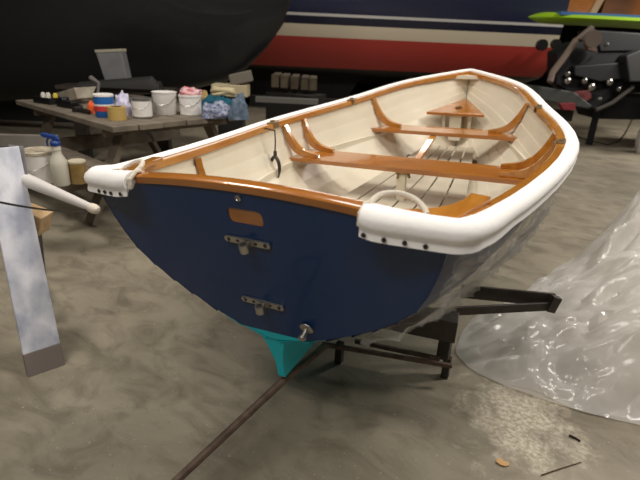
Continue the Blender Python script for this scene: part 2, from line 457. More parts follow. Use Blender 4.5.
# thwarts
def thwart(y0, y1, z, th=.022):
    rows = []
    for y, zz in ((y0, z), (y1, z), (y1, z-th), (y0, z-th), (y0, z)):
        s = y/L_; h = hull_half(s, zz)-.002
        rows.append([V((-h+2*h*i/12, y, zz)) for i in range(13)])
    mb = MB()
    vs = []
    mb.grid(rows)
    n = 13; mb.f.append([0, n, 2*n, 3*n]); mb.m.append(0); mb.f.append([12, n+12, 2*n+12, 3*n+12]); mb.m.append(0)
    return mb.build('thwart', M['varnish_x'], boat, local=True, bevel=.003)
thwart(1.263, 1.475, .6845); thwart(2.0, 2.17, .712)
# risers under the thwarts
for side in (1, -1):
    rows = []
    for i in range(40):
        s = lerp(.3, .86, i/39); z = lerp(.660, .675, i/39); h = hull_half(s, z)-.001
        rows.append([V((side*(h), s*L_, z)), V((side*(h-.014), s*L_, z)), V((side*(h-.014), s*L_, z-.03)), V((side*h, s*L_, z-.03)), V((side*h, s*L_, z))])
    mb = MB(); mb.grid(rows); mb.build('riser', M['cream'], boat, local=True)
# bow seat
mb = MB(); mb.prism([V((-.19, 2.394, .765)), V((.19, 2.394, .765)), V((.0, 2.72, .815))], (0, 0, -.02))
bs = mb.build('bow_seat', M['varnish_x'], boat, local=True, bevel=.003)
MB().lathe([(.022, 0), (.022, .003), (.010, .004)], (0, 2.50, .784), axis=(0, -.15, 1), n=16).build('mast_hole_ring', M['gap'], bs, local=True)
mb = MB(); mb.box((0, 2.44, .66), (.075, .04, .17)); mb.build('bow_seat_post', M['cream'], boat, local=True, bevel=.003)
for side in (1, -1):
    mb = MB(); mb.box((.085*side, 2.47, .66), (.02, .02, .17)); mb.build('bow_seat_bracket', M['cream'], boat, local=True)
# hanging knees
def knee(y, zt, side, top_dy=0, reach=.17):
    s = y/L_; h0 = sw(s)-.045; zr = sz(s)-.022; h1 = hull_half(s, zt+.02)
    P0 = V((side*h0, y+top_dy, zr)); Q = V((side*(h1-.015), y+top_dy*.3, zt+.018)); P1 = V((side*(h1-reach), y, zt+.010))
    pts = bez([P0, P0.lerp(Q, .5), Q+V((-side*.012, 0, 0)), Q.lerp(P1, .35), P1], 16)
    mb = MB(); rows = []
    for i, p in enumerate(pts):
        a = pts[max(i-1, 0)]; b = pts[min(i+1, 16)]; t = (b-a).normalized(); yv = V((0, 1, 0)); nn = t.cross(yv).normalized()
        th = .008+.012*math.sin(math.pi*i/16)
        hw = .0125
        rows.append([p+nn*th+yv*hw, p+nn*th-yv*hw, p-nn*th-yv*hw, p-nn*th+yv*hw, p+nn*th+yv*hw])
    mb.grid(rows); mb.f.append([0,1,2,3]); mb.m.append(0); mb.f.append([80,81,82,83]); mb.m.append(0)
    return mb.build('hanging_knee', M['varnish'], boat, smooth=True, local=True, angle=40)
for side in (1, -1):
    knee(1.30, .6845, side, .0); knee(1.44, .6845, side, .04); knee(2.09, .712, side, 0, .15)
# stern frame at the port quarter
mb = MB(); 
pts = []
for k_ in range(8):
    z = lerp(.86, .60, k_/7); pts.append(V((-(hull_half(.19, z)-.010), .19*L_, z)))
mb.tube(pts, .018, 4).build('side_knee', M['varnish'], boat, local=True)
# floorboards
xe0 = [-.31, -.207, -.104, -.003, .10, .215, .33]
for i in range(6):
    mb = MB(); rows = []
    for k_ in range(12):
        y = lerp(.62, 2.30, k_/11); s = y/L_; q = 1-.50*max(0, (y-1.1)/1.2)**1.2 if y > 1.1 else 1-.25*((1.1-y)/.5)**1.5
        a, b = xe0[i]*q+.005, xe0[i+1]*q-.005
        z = .515+.05*(max(0, (y-1.2)/1.1)**2)
        rows.append([V((a, y, z)), V((b, y, z)), V((b, y, z-.012)), V((a, y, z-.012)), V((a, y, z))])
    mb.grid(rows); mb.build('floorboard', [M['board']], boat, local=True, bevel=.001)
for y in (.9, 1.3, 1.7, 2.1):
    h = .22; z = .503+.05*(max(0, (y-1.2)/1.1)**2)
    mb = MB(); mb.box((0, y, z-.018), (2*h, .04, .028)); mb.build('floor_frame', M['gap'], boat, local=True)
# thwart post and fittings
mb = MB(); mb.box((.0, 1.30, .585), (.045, .03, .155)); post = mb.build('thwart_post', M['cream'], boat, local=True, bevel=.003)
mb = MB(); mb.box((.0, 1.282, .655), (.05, .01, .012)); mb.tube([(-.012, 1.28, .655), (-.012, 1.27, .63)], .006); mb.tube([(.03, 1.29, .66), (.045, 1.285, .635)], .007)
mb.build('bronze_bracket', M['bronze'], post, local=True)
mb = MB(); mb.prism([V((-.055, 1.55, .58)), V((-.02, 1.55, .58)), V((-.02, 2.02, .672)), V((-.055, 2.02, .672))], (0, 0, .02))
mb.build('foot_brace', M['varnish'], boat, local=True, bevel=.002)
# oarlock sockets on the rails
for s in (.44, .69):
    for side in (1, -1):
        p = railpt(s, -.022, .006); p.x *= side
        mb = MB(); mb.box(p, (.03, .075, .006)); mb.lathe([(.013, 0), (.013, .010), (.007, .011), (.007, 0)], p, n=14)
        mb.box(p+V((-side*.02, 0, -.012)), (.004, .05, .03))
        mb.build('oarlock_socket', M['bronze'], boat, local=True, bevel=.001)
# gudgeons, drain plug, eye bolt on the transom
TN = V((0, -1, -.2)).normalized(); TU = V((0, -.2, 1)).normalized(); TX = V((1, 0, 0)); TM = Matrix((TX, TN, TU)).transposed()
for z, tilt in ((.817, 0), (.609, 0)):
    c = tpl(0, z)
    mb = MB()
    for a, b in ((-1, 0), (1, 0)):
        mb.box(c+TX*(a*.036)+TN*.004, (.052, .006, .018), axes=TM)
        mb.lathe([(.009, .001), (.009, .007)], c+TX*(a*.062), axis=TN, n=14)
        for q in (.028, .056): mb.lathe([(.0045, .006), (.0045, .0085), (.002, .009)], c+TX*(a*q), axis=TN, n=10, mi=1)
    ring = [(.008, -.012), (.014, -.012), (.014, .012), (.008, .012), (.008, -.012)]
    mb.lathe(ring, c+TN*.02-TU*.008, axis=TU, n=18, cap=False)
    mb.box(c+TN*.006, (.03, .010, .02), axes=TM)
    mb.build('rudder_gudgeon', [M['steel'], M['darkmetal']], boat, local=True, smooth=True, angle=35)
c = tpl(.133, .552)
mb = MB(); mb.lathe([(.021, 0), (.021, .004), (.015, .007), (.008, .008), (.007, .028), (.011, .030), (.011, .038), (.004, .040)], c, axis=TN+V((0, 0, -.25)), n=22)
mb.build('drain_plug', M['steel'], boat, local=True, smooth=True, angle=35)
mb = MB(); mb.lathe([(.008, 0), (.009, .004), (.005, .007), (.003, .004)], tpl(.003, .944), axis=TN, n=16)
mb.build('transom_eye_bolt', M['steel'], boat, local=True, smooth=True)

# oarlock hanging from the port rail by its lanyard (a thing of its own)
hp = railpt(.40, -.10, -.012); hp.x *= -1
H0 = b2w(hp)
t = thing('oarlock', H0, 'dark metal oarlock hanging from a cord inside the far gunwale', 'oarlock')
mb = MB(); mb.tube([b2w(V((-railpt(.40, -.045, 0).x, hp.y, hp.z+.008))), H0, H0+V((.004, 0, -.05)), H0+V((.003, -.001, -.10))], .004, 6); mb.build('lanyard', M['darkmetal'], t)
mb = MB(); c = H0+V((.003, 0, -.10))
mb.tube([c, c+V((0, 0, -.03))], .009, 8)
for a in (-1, 1): mb.tube(bez([c+V((0, 0, -.028)), c+V((a*.045, -a*.01, -.05)), c+V((a*.026, -a*.006, -.13))], 8), [.009]*6+[.008, .006, .004], 8)
mb.build('horns', M['darkmetal'], t, smooth=True)

# ================================================================ plastic sheeting
def plastic_mat(name, dens=.45, film=False):
    m = bpy.data.materials.new(name); m.use_nodes = True; nt = m.node_tree; L = nt.links.new
    for n in list(nt.nodes): nt.nodes.remove(n)
    out = nt.nodes.new('ShaderNodeOutputMaterial'); mx = nt.nodes.new('ShaderNodeMixShader'); tp = nt.nodes.new('ShaderNodeBsdfTransparent')
    pr = nt.nodes.new('ShaderNodeBsdfPrincipled'); pr.inputs['Base Color'].default_value = lin((246, 242, 236)); pr.inputs['Roughness'].default_value = .13
    pr.inputs['Specular IOR Level'].default_value = .8
    tl = nt.nodes.new('ShaderNodeBsdfTranslucent'); tl.inputs[0].default_value = lin((245, 240, 234)); m2 = nt.nodes.new('ShaderNodeMixShader'); m2.inputs[0].default_value = .4
    tc = nt.nodes.new('ShaderNodeTexCoord'); n = nt.nodes.new('ShaderNodeTexNoise'); n.inputs['Scale'].default_value = 3; n.inputs['Detail'].default_value = 3
    va = nt.nodes.new('ShaderNodeVectorMath'); va.operation = 'SCALE'; va.inputs[3].default_value = .35; L(tc.outputs['Object'], n.inputs[0]); L(n.outputs[1], va.inputs[0])
    vb = nt.nodes.new('ShaderNodeVectorMath'); vb.operation = 'ADD'; L(tc.outputs['Object'], vb.inputs[0]); L(va.outputs[0], vb.inputs[1])
    rv = nt.nodes.new('ShaderNodeMapping'); rv.inputs['Rotation'].default_value = (0, 0, .9); rv.inputs['Scale'].default_value = (1, .45, 1); L(vb.outputs[0], rv.inputs[0])
    def rg(sc_, det, src):
        q = nt.nodes.new('ShaderNodeTexNoise'); q.noise_type = 'RIDGED_MULTIFRACTAL'; q.inputs['Scale'].default_value = sc_; q.inputs['Detail'].default_value = det
        q.inputs['Roughness'].default_value = .45; L(src.outputs[0], q.inputs['Vector']); return q.outputs[0]
    r1 = rg(7 if film else 2.2, 4, rv); r2 = rg(16 if film else 7, 2, vb)
    mu = nt.nodes.new('ShaderNodeMath'); mu.operation = 'MULTIPLY_ADD'; mu.inputs[1].default_value = .3; L(r2, mu.inputs[0]); L(r1, mu.inputs[2])
    hs = mu.outputs[0]; crease0 = r1
    bp = nt.nodes.new('ShaderNodeBump'); bp.inputs['Strength'].default_value = .8; bp.inputs['Distance'].default_value = .035
    L(hs, bp.inputs['Height']); L(bp.outputs[0], pr.inputs['Normal'])
    L(pr.outputs[0], m2.inputs[1]); L(tl.outputs[0], m2.inputs[2])
    lw = nt.nodes.new('ShaderNodeLayerWeight'); lw.inputs[0].default_value = .35; L(bp.outputs[0], lw.inputs['Normal'])
    mr = nt.nodes.new('ShaderNodeMapRange'); (None if film else L(lw.outputs['Facing'], mr.inputs[0])); mr.inputs[3].default_value = dens*.75; mr.inputs[4].default_value = min(1, dens*1.5)
    ms = nt.nodes.new('ShaderNodeMapRange'); ms.interpolation_type = 'SMOOTHSTEP'; L(crease0, ms.inputs[0]); ms.inputs[1].default_value = 0.3 if film else .7; ms.inputs[2].default_value = .8 if film else 1.5; ms.inputs[3].default_value = 0; ms.inputs[4].default_value = .55 if film else .4
    ad = nt.nodes.new('ShaderNodeMath'); ad.use_clamp = True; L(mr.outputs[0], ad.inputs[0]); L(ms.outputs[0], ad.inputs[1])
    L(ad.outputs[0], mx.inputs[0]); L(tp.outputs[0], mx.inputs[1]); L(m2.outputs[0], mx.inputs[2]); L(mx.outputs[0], out.inputs[0])
    return m
MP = plastic_mat('clear_plastic_sheeting', .58)
# sheet on the starboard quarter of the dinghy
rows = []
for i in range(91):
    s = lerp(-.002, .33, i/90); row = []
    for j in range(48):
        t = j/47*(.86-.25*(i/90)**2); sec = sect(max(s, 0)); x = t*9.2; k_ = min(int(x), 10); p = sec[k_].lerp(sec[k_+1], x-k_)
        p = V((p.x, p.y if s >= 0 else p.y-.01, p.z)); 
        g_ = V((s*22+t*5, t*3-s*6, 2)); out = .018+.020*max(0, 1-abs(noise.noise(g_))*5)+.010*max(0, 1-abs(noise.noise(g_*1.9))*4)+.012*noise.noise(V((s*12, t*11, 3)))
        lift = sm((s-.08)/.25)*t*.035
        tt = t
        row.append(b2w(p+V((out+lift, 0, -.045 if j == 0 else -out*.4-.03*(1-t)))))
    rows.append(row)
mb = MB(); mb.grid(rows); o = mb.build('plastic_wrap', MP, None, smooth=True, angle=180)
o.data.materials[0] = plastic_mat('clear_plastic_film', .13, True); tag(o, 'clear plastic film clinging to the near side of the navy hull below the fender', 'plastic sheet')
# big heap on the floor
outline = [at(*p) for p in [(455,352),(470,366),(490,384),(520,390),(545,402),(590,416),(640,426),(700,436),(760,420),(770,300),(730,222),(650,212),(610,232),(565,262),(525,290),(475,318),(458,335)]]
def inside(p):
    c = False; n = len(outline)
    for i in range(n):
        a, b = outline[i], outline[i-1]
        if (a.y > p.y) != (b.y > p.y) and p.x < (b.x-a.x)*(p.y-a.y)/(b.y-a.y)+a.x: c = not c
    return c
def dist(p):
    d = 9
    for i in range(len(outline)):
        a, b = outline[i].xy, outline[i-1].xy; ab = b-a; t_ = max(0, min(1, (p.xy-a).dot(ab)/ab.length_squared)); d = min(d, (a+ab*t_-p.xy).length)
    return d
def ridge(p): return 1-abs(noise.noise(p))*2
def heap(zoff, seed, hmax, step=.018):
    xs = [p.x for p in outline]; ys = [p.y for p in outline]; x0, x1, y0, y1 = min(xs), max(xs), min(ys), max(ys)
    nx = int((x1-x0)/step); ny = int((y1-y0)/step); idx = {}; mb = MB(); vs = []; fs = []
    for i in range(nx+1):
        for j in range(ny+1):
            p = V((x0+i*step, y0+j*step, 0))
            jit = .05*noise.noise(V((p.x*6, p.y*6, seed)))
            if not inside(p): continue
            d = dist(p)+jit
            if d < 0: continue
            grow = .35+1.7*sm((p.x-.6)/.8)
            gm = V((1.32, 2.95, 0)); body = hmax*sm(d/.4)*grow + (.42 if zoff else .36)*math.exp(-((p.x-gm.x)**2+(p.y-gm.y)**2*.6)/.16)*sm(d/.15)
            q = V(((p.x*.62+p.y*.78)*1.3, (p.y*.62-p.x*.78)*2.6, seed)); wv = V((noise.noise(q*1.3), noise.noise(q*1.3+V((5,2,1))), 0))
            def cr_(sc_, wp_):
                dd_ = noise.voronoi(q*sc_+wv*wp_)[0]; return dd_[1]-dd_[0]
            f = .55*ridge(q*.8+wv*.8)+.6*cr_(1.6, 1.2)+.12*cr_(3.2, 1.6)
            z = .006+zoff*sm(d/.2)+body*(.30+.6*max(0, f))+.10*sm(d/.12)*max(0, cr_(2.4, 1.8))+.012*sm(d/.05)*cr_(6, 2)
            idx[(i, j)] = len(vs); vs.append(V((p.x+wv.x*.04, p.y+wv.y*.04, max(z, .004))))
    for (i, j) in idx:
        k_ = [idx.get(c) for c in ((i, j), (i+1, j), (i+1, j+1), (i, j+1))]
        if None not in k_: fs.append(k_)
    ec = {}
    for f in fs:
        for a_ in range(4):
            e_ = tuple(sorted((f[a_], f[(a_+1) % 4]))); ec[e_] = ec.get(e_, 0)+1
    nb = {}
    for (a_, b_), c_ in ec.items():
        if c_ == 1: nb.setdefault(a_, []).append(b_); nb.setdefault(b_, []).append(a_)
    for _ in range(14):
        new = {k_: (vs[k_]*2+sum((vs[q_] for q_ in q), V((0, 0, 0))))/(2+len(q)) for k_, q in nb.items()}
        for k_, v_ in new.items(): vs[k_] = v_
    mb.add(vs, fs); return mb
heap_all = cat(heap(.0, 1.0, .20, .014), heap(.03, 9.0, .26, .016))
o = heap_all.build('plastic_sheet', MP, None, smooth=True, angle=50)
tag(o, 'large crumpled heap of clear plastic sheeting on the floor right of the dinghy', 'plastic sheet')
# white bundled plastic at the far right
P = at(637, 152)
rows = []
for i in range(26):
    h = i/25*.95; row = []
    for k_ in range(31):
        a = 2*math.pi*k_/30; r_ = (.12+.04*math.sin(h*7))*(1-.25*h)*(1+.25*noise.noise(V((math.cos(a)*2, math.sin(a)*2, h*3))))
        row.append(P+V((math.cos(a)*r_+.1, math.sin(a)*r_, h)))
    rows.append(row)
MW = mat('white_poly_bag', (222, 214, 206), .4, bump=.5, bscale=12)
mb = MB(); mb.grid(rows); mb.f.append([25*31+k_ for k_ in range(30)]); mb.m.append(0)
o = mb.build('plastic_bundle', MW, None, smooth=True, angle=180); tag(o, 'upright bundle of whitish plastic at the far right edge on the floor', 'plastic bundle')

# ================================================================ dolly
def seg_at(u, v, z): return at(u, v, z)
kA = b2w((0, .135, .282))
T0 = V((-.150, -.145, .12)); 
d_ = thing('boat_dolly', at(400, 345), 'rusty steel boat dolly with long tongue and folding side arm under the dinghy', 'dolly')
zt = kA.z-.0
tA = V((kA.x, kA.y, zt)); 
def on_line(u, v, z): return at(u, v, z)
p_skeg = at(286, 378, .285); p_near = at(177, 480, .11); p_far = at(326, 345, .30)
dirn = (p_near-p_skeg); p_end = p_near + dirn*((.02-p_near.z)/dirn.z) if dirn.z else p_near
mb = MB(); mb.tube([p_end, p_near, p_skeg, p_far], .0125, 8)
tongue = mb.build('tongue', M['rust'], d_, smooth=True)
dd = (p_end-p_near).normalized(); lat = V((dd.y, -dd.x, 0)).normalized(); dd2 = V((dd.x, dd.y, 0)).normalized()
c = p_end
hp_ = [c, c+dd2*.04+lat*.03, c+dd2*.13+lat*.062, c+dd2*.155+lat*.05, c+dd2*.16, c+dd2*.155-lat*.05, c+dd2*.13-lat*.062, c+dd2*.04-lat*.03]
for p in hp_: p.z = .018
mb = MB(); mb.tube(hp_, .010, 8, closed=True); mb.build('loop_handle', M['rust'], d_, smooth=True)
# rails and uprights
a0 = at(322, 344, .11); a1 = at(452, 366, .11)
mb = MB(); mb.beam(a0, a1, .016, .018); mb.build('cross_rail', M['rust'], d_, bevel=.003)
b0 = at(355, 341, .11); b1 = at(440, 359, .11)
mb = MB(); mb.beam(b0, b1, .018, .018); mb.build('cross_rail', M['rust'], d_, bevel=.003)
mb = MB(); u0 = at(443, 357, .10); u1 = V((u0.x, u0.y, .25))
mb.box((u0+u1)/2, (.05, .05, .15)); mb.build('upright', M['brownsteel'], d_, bevel=.004)
for uv in ((337, 346), (446, 361)):
    q = at(uv[0], uv[1], .1); mb = MB(); mb.box((q.x, q.y+.03, .05), (.03, .03, .1)); mb.build('foot', M['brownsteel'], d_)
c0 = at(457, 328, .27); c1 = at(392, 315, .27); e = (c1-c0).normalized()
mb = MB(); mb.beam(c0, c0+e*.55, .09, .095); mb.build('bunk_beam', M['brownsteel'], d_, bevel=.003)
mb = MB(); mb.beam(at(461, 291, .30), at(554, 300, .30), .014, .065); mb.build('side_arm', M['brownsteel'], d_, bevel=.003)
mb = MB(); mb.beam(at(435, 312, .275), at(555, 306, .28), .014, .040); mb.build('side_arm', M['brownsteel'], d_, bevel=.003)
mb = MB(); mb.beam(at(549, 303, .30), at(557, 305, .29), .03, .075); mb.build('arm_bracket', M['brownsteel'], d_, bevel=.003)
q = at(454, 311, .30); MB().lathe([(.011, 0), (.011, .008), (.006, .010)], q, axis=CAM-q, n=12).build('pivot_bolt', M['steel'], d_)
if 0: MB().tube([(q.x, q.y+.0, .0), (q.x, q.y, .27)], .012, 8).build('arm_leg', M['brownsteel'], d_)

# ================================================================ yachts in the background
def yacht_body(axis_o, ax, length, prof_top, prof_bot, hb, name, mats, bands, parent, bow=True, n=60, m_=26):
    # hull lofted along ax from axis_o; prof_top/bot: functions of u (0..1) -> z ; hb(u) -> half beam
    ax = V(ax).normalized(); sd = V((0, 0, 1)).cross(ax).normalized(); mb = MB()
    allrows = []
    for i in range(n+1):
        u = i/n; zt, zb, h = prof_top(u), prof_bot(u), hb(u); row = []
        for k in range(2*m_+1):
            t = -1+k/m_; a = abs(t)          # 0 keel, 1 sheer
            x = h*math.sin(min(a, 1)*math.pi/2)**.62*(1 if t >= 0 else -1); z = zb+(zt-zb)*(a**1.6)
            row.append(axis_o+ax*(u*length)+sd*x+V((0, 0, z)))
        allrows.append(row)
    mb.grid(allrows)
    # deck
    ds = [[r_[0], r_[-1]] for r_ in allrows]; mb.grid(ds)
    e = len(allrows[0]); mb.f.append(list(range(e))); mb.m.append(0)
    if not bow: pass
    mb.f.append([n*e+k for k in range(e)]); mb.m.append(0)
    return mb
def band_mat(name, stops, rough=.35, coat=.3):
    # stops: list of (z, colour) paint and painted-shade bands by height on the hull
    m = bpy.data.materials.new(name); m.use_nodes = True; nt = m.node_tree; b = nt.nodes['Principled BSDF']
    b.inputs['Roughness'].default_value = rough; b.inputs['Coat Weight'].default_value = coat
    tc = nt.nodes.new('ShaderNodeTexCoord'); s_ = nt.nodes.new('ShaderNodeSeparateXYZ'); nt.links.new(tc.outputs['Object'], s_.inputs[0])
    mr = nt.nodes.new('ShaderNodeMapRange'); mr.inputs[1].default_value = 0; mr.inputs[2].default_value = 4; nt.links.new(s_.outputs[2], mr.inputs[0])
    cr = nt.nodes.new('ShaderNodeValToRGB'); cr.color_ramp.interpolation = 'CONSTANT'
    els = cr.color_ramp.elements; els[0].position = 0; els[0].color = lin(stops[0][1]); els[1].position = stops[1][0]/4; els[1].color = lin(stops[1][1])
    for z, c in stops[2:]: e = els.new(z/4); e.color = lin(c)
    nt.links.new(mr.outputs[0], cr.inputs[0]); nt.links.new(cr.outputs[0], b.inputs['Base Color'])
    return m
RH = V((CR.x, CR.y, 0)).normalized()          # shed's long direction, along which the big hulls stand
FH = V((-RH.y, RH.x, 0))
# black hull: bow to the right
D1 = 6.6
bowtop = dp(293, 0, D1); 
def zat(u, v, d): return dp(u, v, d).z
def along(u, v, d): return (dp(u, v, d)-O1).dot(RH)
O1 = dp(0, 60, D1); O1 = V((O1.x, O1.y, 0)) - RH*3 + FH*1.2
# outline of the stem read as (distance along, height)
stem = [(dp(u, v, D1)) for u, v in ((300,-30), (293,0), (284,25), (268,47), (245,70), (225,82), (190,90), (150,95), (80, 100), (0, 104))]
xsz = [((p-O1).dot(RH), p.z) for p in stem]
y1 = thing('sailing_yacht', O1, 'large black hull of a yacht towering behind the cluttered table at left', 'boat')
mb = MB(); rows = []
Lx = xsz[0][0]
def zb_at(x):
    pts = xsz[::-1]
    if x <= pts[0][0]: return pts[0][1]
    for i in range(len(pts)-1):
        if pts[i][0] <= x <= pts[i+1][0]: 
            t = (x-pts[i][0])/(pts[i+1][0]-pts[i][0]); return lerp(pts[i][1], pts[i+1][1], t)
    return pts[-1][1]
ztp = 2.6
m_ = 18
stations = sorted(set([0, 1.5, 3]+[x for x, z in xsz]+[lerp(3, Lx, (i/40)) for i in range(41)]))
for x in stations:
    zb = zb_at(x); hbm = 1.15*min(1, ((Lx+.02-x)/4.2))**.75 if x < Lx else .02
    zt_ = max(ztp, zb+.05); row = []
    for k in range(2*m_+1):
        t = -1+k/m_; a = abs(t); flare = hbm*(math.sin(a*math.pi/2)**.55)
        row.append(O1+RH*x+FH*(-1.2+0*a)+FH*(flare*(1 if t > 0 else -1))+V((0, 0, zb+(zt_-zb)*a**1.5)))
    rows.append(row)
mb.grid(rows); mb.grid([[r_[0], r_[-1]] for r_ in rows]); 
mbk = band_mat('black_hull_paint', [(0, (24, 25, 28)), (3.9, (24, 25, 28))], .38, .2)
mb.build('hull', mbk, y1, smooth=True, angle=60)
# ballast keel below
mb = MB(); kx = (dp(100, 100, D1)-O1).dot(RH)
kk = O1+FH*(-1.2)
mb.prism([kk+RH*(kx-2.2)+V((0,0,.9)), kk+RH*(kx+.2)+V((0,0,.9)), kk+RH*(kx-.3)+V((0,0,.12)), kk+RH*(kx-1.9)+V((0,0,.12))], FH*.22)
mb.build('keel', mat('black_keel', (14, 14, 15), .7), y1)
tip = dp(293, 0, D1)
# second yacht: navy, cream boot top, red bottom
D2 = 9.0
def px2(u, v): return dp(u, v, D2)
O2 = px2(180, 40); O2 = V((O2.x, O2.y, 0))
XR = (px2(562, 40)-O2).dot(RH)
ax2 = (px2(550, 40)-O2); ax2.z = 0; ax2.normalize()
z_red = px2(400, 37).z; 
zz = {n: (px2(275, v).z+px2(520, v2).z)/2 for n, v, v2 in (('stripe_hi', 18, 17), ('stripe_lo', 21, 20), ('cream_hi', 27, 29), ('cream_lo', 38, 44), ('red_lo', 64, 82))}
y2 = thing('sailing_yacht', O2, 'navy yacht with cream boot stripe and red bottom paint behind the dinghy bow', 'boat')
rows = []; L2 = XR; n2 = 44
for i in range(n2+1):
    u = i/n2; x = lerp(-4.5, L2, u); zb = lerp(zz['red_lo']-.12, zz['red_lo']-.2, u)
    if x > L2-.5: zb += .12*((x-(L2-.5))/.5)**2
    hbm = 1.5*(1-.10*max(0, (x-L2+2.5)/2.5)**2); row = []
    for k in range(2*16+1):
        t = -1+k/16; a = abs(t); fl = hbm*(math.sin(a*math.pi/2)**.30)
        row.append(O2+ax2*x+FH*(fl*(1 if t > 0 else -1)+hbm)+V((0, 0, zb+(2.75-zb)*a**1.35)))
    rows.append(row)
mb = MB(); mb.grid(rows); mb.grid([[r_[0], r_[-1]] for r_ in rows]); e = 33; mb.f.append([n2*e+k for k in range(e)]); mb.m.append(0)
m2_ = band_mat('banded_paint_with_bilge_shade', [(0, (16, 12, 14)), (zz['red_lo'], (176, 58, 50)), (zz['cream_lo'], (214, 200, 176)), (zz['cream_hi'], (22, 24, 44)), (zz['stripe_lo'], (200, 196, 190)), (zz['stripe_hi'], (26, 30, 58))], .4, .3)  # near-black band below the red is shade under the bilge, painted on
mb.build('hull', m2_, y2, smooth=True, angle=60)
mb = MB(); kk = O2+FH*1.4
mb.prism([kk+ax2*.6+V((0,0,.75)), kk+ax2*3.6+V((0,0,.75)), kk+ax2*3.2+V((0,0,.1)), kk+ax2*1.2+V((0,0,.1))], FH*.25)
mb.build('keel', mat('dark_keel', (24, 16, 16), .7), y2)
for u, v, r_ in ((543, 45, .10), (557, 44, .085)):
    q = dp(u, v, D2-.12); MB().lathe([(r_, 0), (r_, .1), (r_*.7, .12)], q, axis=FH, n=20).build('rudder_stock_fitting', M['black'], y2)
q = dp(392, 3, D2-.02); MB().lathe([(.06, -.03), (.05, .03), (.03, .04)], q, axis=-FH, n=16).build('deck_fitting', mat('pink_lens', (170, 120, 120), .4), y2)
# dark timbers and blocks under the yachts
def timber(a, b, wd, ht, name, m, label, group=None, cat='timber'):
    mb = MB(); mb.beam(a, b, wd, ht); o = mb.build(name, m, None, bevel=.006); return tag(o, label, cat, group)
lm = mat('pale_block_wood', (96, 84, 66), .85, c2=(70, 58, 44), scale=6)
a = dp(272, 79, 6.4); b = dp(318, 83, 6.4)
st = thing('blocking_stack', V((lerp(a.x, b.x, .5), lerp(a.y, b.y, .5), 0)), 'pale wooden blocking stack in the dark under the navy yacht', 'blocking')
for u in (276, 285, 295, 305, 313):
    q = dp(u, 80+ (u-272)*.09, 6.4); mb = MB(); mb.beam(q-FH*.15, q+FH*.45, .10, .16); mb.build('block', lm, st, bevel=.01)
q0 = dp(272, 92, 6.4); q1 = dp(320, 97, 6.4)
mb = MB(); mb.box(((q0.x+q1.x)/2, (q0.y+q1.y)/2, q0.z/2), (.7, .4, q0.z)); mb.build('base', mat('dark_blocking', (28, 24, 20), .9), st)
a = dp(256, 99, 5.6); b = dp(318, 104, 5.6); timber(V((a.x, a.y, a.z)), V((b.x, b.y, a.z)), .12, .06, 'plank', mat('pale_plank', (100, 98, 92), .8), 'long pale plank lying low behind the far gunwale')
q = dp(231, 90, 4.6); hs_ = thing('hull_blocking', V((q.x, q.y, 0)), 'cream block with a grey tilted block on a dark post below the black hull', 'blocking')
A0_ = rotz(math.atan2(RH.y, RH.x))
mb = MB(); mb.box(V((q.x, q.y, q.z)), (.34, .2, .11), rot=A0_); mb.build('cream_block', mat('cream_block', (180, 166, 134), .8), hs_, bevel=.01)
mb = MB(); mb.box(V((q.x, q.y, q.z+.115))+RH*.10, (.20, .16, .10), rot=A0_ @ Matrix.Rotation(R(-14), 3, 'Y')); mb.build('grey_block', mat('grey_block', (112, 106, 94), .8), hs_, bevel=.01)
mb = MB(); mb.box(V((q.x, q.y, (q.z-.06)/2)), (.24, .18, q.z-.06), rot=A0_); mb.build('post', mat('dark_post', (26, 23, 20), .9), hs_)

# dark cradle bars between dinghy bow and navy yacht
cr = thing('yacht_cradle', at(470, 110), 'dark steel cradle under the navy yacht behind the dinghy bow', 'cradle')
dk = mat('dark_cradle_paint', (20, 19, 20), .6)
a = dp(250, 62, 7.4); b = dp(575, 97, 7.4)
mb = MB(); mb.beam(V((a.x, a.y, .45)), V((b.x, b.y, .45)), .15, .16); mb.build('long_beam', dk, cr)
for k in range(4):
    q = a.lerp(b, .1+.27*k); mb = MB(); mb.beam(V((q.x, q.y, 0)), V((q.x, q.y, .42)), .14, .14, up=(1, 0, 0)); mb.build('leg', dk, cr)

# ================================================================ right-hand background: paddleboard, machine
D3 = 8.0
pa, pb = dp(528, 17, D3), dp(700, 26, D3)
brd = thing('paddleboard', pa.lerp(pb, .5), 'lime green paddleboard with blue stripe lying across the top of the dark machine', 'paddleboard')
X3 = (pb-pa).normalized(); Y3 = V((0, 0, 1)).cross(X3).normalized(); rows = []; rows2 = []
for i in range(31):
    t = i/30; c = pa.lerp(pb, t); hw = .38*math.sin(math.pi*min(1, t*1.15+.02))**.5 if t < .8 else .35
    hw = .38*(1-(1-min(1, t/.3))**2.2)+.01; th = .085*(1-(1-min(1, t/.12))**2)+.006
    ring = []
    for k in range(13):
        a = 2*math.pi*k/12; ring.append(c+Y3*(hw*math.cos(a))+V((0, 0, th*math.sin(a))))
    rows.append(ring)
mb = MB(); mb.grid(rows); mb.f.append([30*13+k for k in range(12)]); mb.m.append(0)
mb.build('board', mat('lime_green_board', (150, 190, 40), .35), brd, smooth=True)
mb = MB(); sg = -1 if Y3.dot(CF) > 0 else 1; mb.beam(pa.lerp(pb, .14)+V((0, 0, .062))+Y3*(sg*.23), pa.lerp(pb, .98)+V((0, 0, .066))+Y3*(sg*.23), .16, .05); mb.build('deck_pad', mat('blue_pad', (70, 120, 180), .6), brd)
